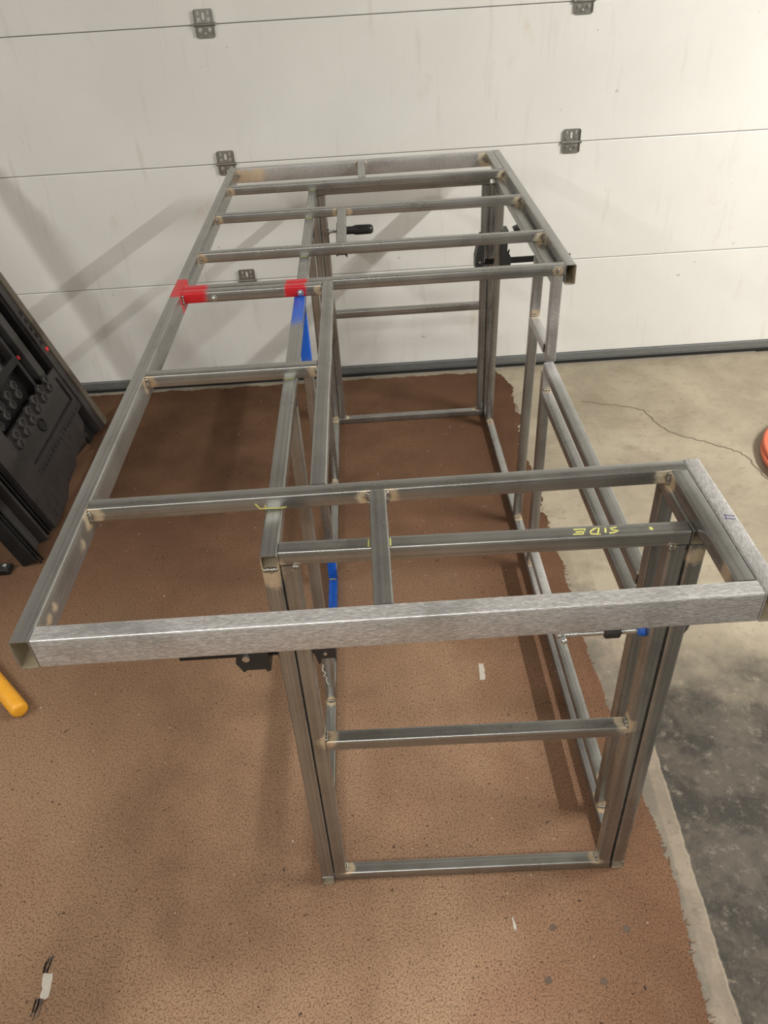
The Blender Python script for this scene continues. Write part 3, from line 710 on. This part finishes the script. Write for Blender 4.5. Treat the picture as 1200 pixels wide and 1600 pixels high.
# lower panel with stepped bottom edge
bm = bmesh.new()
outl = [(1.5455, .02), (1.60, .02), (1.66, .045), (1.78, .052), (1.80, .068), (1.90, .068), (1.915, .052), (1.93, .075), (1.99, .105), (2.0, .15), (2.0595, .17), (2.0595, .33), (1.5455, .33)]
a = [bm.verts.new((-.004, y - YO, z)) for y, z in outl]; b = [bm.verts.new((-.02, y - YO, z)) for y, z in outl]
bm.faces.new(a); bm.faces.new(b[::-1])
for i in range(len(a)): bm.faces.new((a[i], b[i], b[(i+1) % len(a)], a[(i+1) % len(a)]))
bmesh.ops.triangulate(bm, faces=[f for f in bm.faces if len(f.verts) > 4]); panel = cpart('lower_panel', bm, CAB)
bm = bmesh.new(); cb(bm, -.048, -.030, 1.99, 2.06, .02, .17); cpart('rear_post', bm, CABD)
bm = bmesh.new(); cb(bm, -.046, -.022, 1.915, 1.99, .055, .10); cpart('foot_bracket', bm, CABO)
# raised bead on the panel and slotted strip
bm = bmesh.new()
for (ya, yb, za, zb) in ((1.58, 2.02, .196, .203), (2.02, 2.028, .196, .30)): box(bm, (-.006, ya - YO, za), (.001, yb - YO, zb), bev=.002)
cpart('panel_bead', bm, CABD, parent=panel)
bm = bmesh.new(); box(bm, (-.0045, 1.57 - YO, .152), (-.002, 2.05 - YO, .176)); sp_ = cpart('slotted_strip', bm, CAB, parent=panel)
for i in range(16):
    bm = bmesh.new(); y = 1.585 + i*.029; box(bm, (-.004, y - YO, .156), (-.0012, y + .017 - YO, .171)); cpart('slot', bm, CABD, parent=panel)
bm = bmesh.new(); lathe(bm, (-.005, 1.757 - YO, .250), (1, 0, 0), [(0, .026), (.004, .026), (.006, .022), (.002, .016)], 10); cpart('round_port', bm, CABD, parent=panel)
# recessed back plate and window frame above the panel
bm = bmesh.new(); cb(bm, -.055, -.045, 1.5455, 2.0595, .30, .44); cpart('recess_plate', bm, CABD)
bm = bmesh.new(); cb(bm, -.055, -.045, 1.86, 2.0595, .44, HT); cpart('recess_plate', bm, CABD)
bm = bmesh.new(); cb(bm, -.052, -.012, 1.885, 1.905, .33, HT); cpart('window_frame', bm, CABD)
bm = bmesh.new(); cb(bm, -.045, -.018, 1.965, 2.01, .335, HT); cpart('inner_rail', bm, CABO)
bm = bmesh.new(); cb(bm, -.052, -.012, 1.5455, 1.885, .44, .47); cpart('window_frame', bm, CABD)
bm = bmesh.new(); cb(bm, -.052, -.008, 2.045, 2.0595, .33, HT); cpart('window_frame', bm, CABD)
# outlets: two rows of paired round sockets
ob_ = bmesh.new()
for dz in (-.0165, .0165):
    lathe(ob_, (0, 0, dz), (1, 0, 0), [(0, .0175), (.010, .0175), (.0130, .015), (.0130, .012), (.007, .011)], 18)
    for dy in (-.005, .005): box(ob_, (.0065, dy - .0014, dz - .005), (.0105, dy + .0014, dz + .005))
OUT = bpy.data.meshes.new('outlet'); bmesh.ops.recalc_face_normals(ob_, faces=ob_.faces); ob_.to_mesh(OUT); ob_.free(); OUT.materials.append(CABO)
OUT.polygons.foreach_set('use_smooth', [True]*len(OUT.polygons)); OUT.set_sharp_from_angle(angle=.6)
for i in range(6):
    o = add_obj('outlet', OUT, None, cabo); o.location = (-.004, 1.580 + i*.072 - YO, .300 + .004*i); o.rotation_euler = (math.radians(-14), 0, 0)
for i in range(4):
    o = add_obj('outlet', OUT, None, cabo); o.location = (-.018, 1.572 + i*.066 - YO, .383 + .004*i); o.rotation_euler = (math.radians(-14), 0, 0)
# switches on the rear stile
for i in range(6):
    bm = bmesh.new(); z = .545 - i*.0305; box(bm, (-.002, 2.082 - YO, z - .008), (.0035, 2.097 - YO, z + .008), bev=.0015)
    cpart('switch', bm, REDL if i == 5 else CABD, label='red lit switch' if i == 5 else None)
    if i < 5: 
        bm = bmesh.new(); box(bm, (-.001, 2.066 - YO, z - .010), (.0008, 2.0745 - YO, z - .006)); cpart('printed_mark', bm, CABD)
bm = bmesh.new(); box(bm, (-.030, 1.935 - YO, .438), (-.026, 1.944 - YO, .452)); cpart('indicator_lamp', bm, REDL, label='small red indicator')
bm = bmesh.new(); box(bm, (-.001, 2.068 - YO, .11), (.0012, 2.098 - YO, .19), bev=.0005); cpart('label_plate', bm, CABO)
# grooved column at the near side
bm = bmesh.new(); cb(bm, -.05, -.030, 1.385, 1.4345, 0.02, HT); cb(bm, -.05, -.012, 1.405, 1.412, .02, HT, .001); cb(bm, -.05, -.012, 1.424, 1.430, .02, HT, .001); cpart('grooved_column', bm, CABD)
bm = bmesh.new(); cb(bm, -.05, -.006, 1.372, 1.3845, .02, HT); cpart('grooved_column', bm, CAB)
bm = bmesh.new(); cb(bm, -.062, -.040, 1.30, 1.3715, .024, HT); cpart('column_plate', bm, CABO)
bm = bmesh.new(); cb(bm, -.06, -.010, 1.258, 1.2995, .022, HT); cb(bm, -.0101, -.004, 1.270, 1.275, .005, HT, .001); cb(bm, -.0101, -.004, 1.285, 1.290, .005, HT, .001); cpart('grooved_column', bm, CABD)
# a small bracket foot on the carpet in front of the cabinet
br_o = empty('stand_foot', (-.76, 1.25, 0), 'black stand foot with two bright bolts beside the leaning equipment panel', 'stand')
bm = bmesh.new(); box(bm, (-.86, 1.222, .0), (-.735, 1.262, .020), bev=.004); box(bm, (-.90, 1.21, .0), (-.78, 1.24, .07), bev=.006); thing_part('foot', bm, CABD, br_o)
bm = bmesh.new(); box(bm, (-.845, .98, .0), (-.80, 1.225, .045), bev=.005); thing_part('post', bm, CABD, br_o)
for x, y in ((-.752, 1.243), (-.80, 1.252)):
    bm = bmesh.new(); cyl(bm, (x, y, .02 if x > -.77 else .07), (x, y, .026 if x > -.77 else .076), .007, seg=6)
    thing_part('bolt', bm, ZINC, br_o)

# ------------------------------------------------------------------ yellow pole and orange hose
bm = bmesh.new(); p = Vector((-.5034, .6507, .0235)); ax = Vector((-.69, .72, .0)).normalized()
lathe(bm, p, ax, [(0, .012), (.002, .018), (.006, .0215), (.012, .0225), (.45, .0235)], 24)
pole = bm_obj('tool_handle', bm, YEL, None, True); tagt(pole, 'yellow rounded tool handle lying on the carpet at the left', 'handle')
cu = bpy.data.curves.new('hose_coil', 'CURVE'); cu.dimensions = '3D'; cu.bevel_depth = .0095; cu.bevel_resolution = 4
sp = cu.splines.new('POLY'); N = 150; sp.points.add(N - 1)
for i in range(N):
    a = 2*math.pi*i/50 + 2.4; r_ = .30 + .012*math.sin(i*.13); zz = .0095 + FZ + .0135*(i/50)
    sp.points[i].co = (2.135 + r_*math.cos(a) + .006*math.sin(i*.31), 1.535 + r_*math.sin(a), zz, 1)
tmp = bpy.data.objects.new('tmp', cu); me = bpy.data.meshes.new_from_object(tmp); bpy.data.objects.remove(tmp)
me.polygons.foreach_set('use_smooth', [True]*len(me.polygons))
hose = add_obj('hose_coil', me, ORG); tagt(hose, 'coiled orange hose on the concrete at the right edge', 'hose')
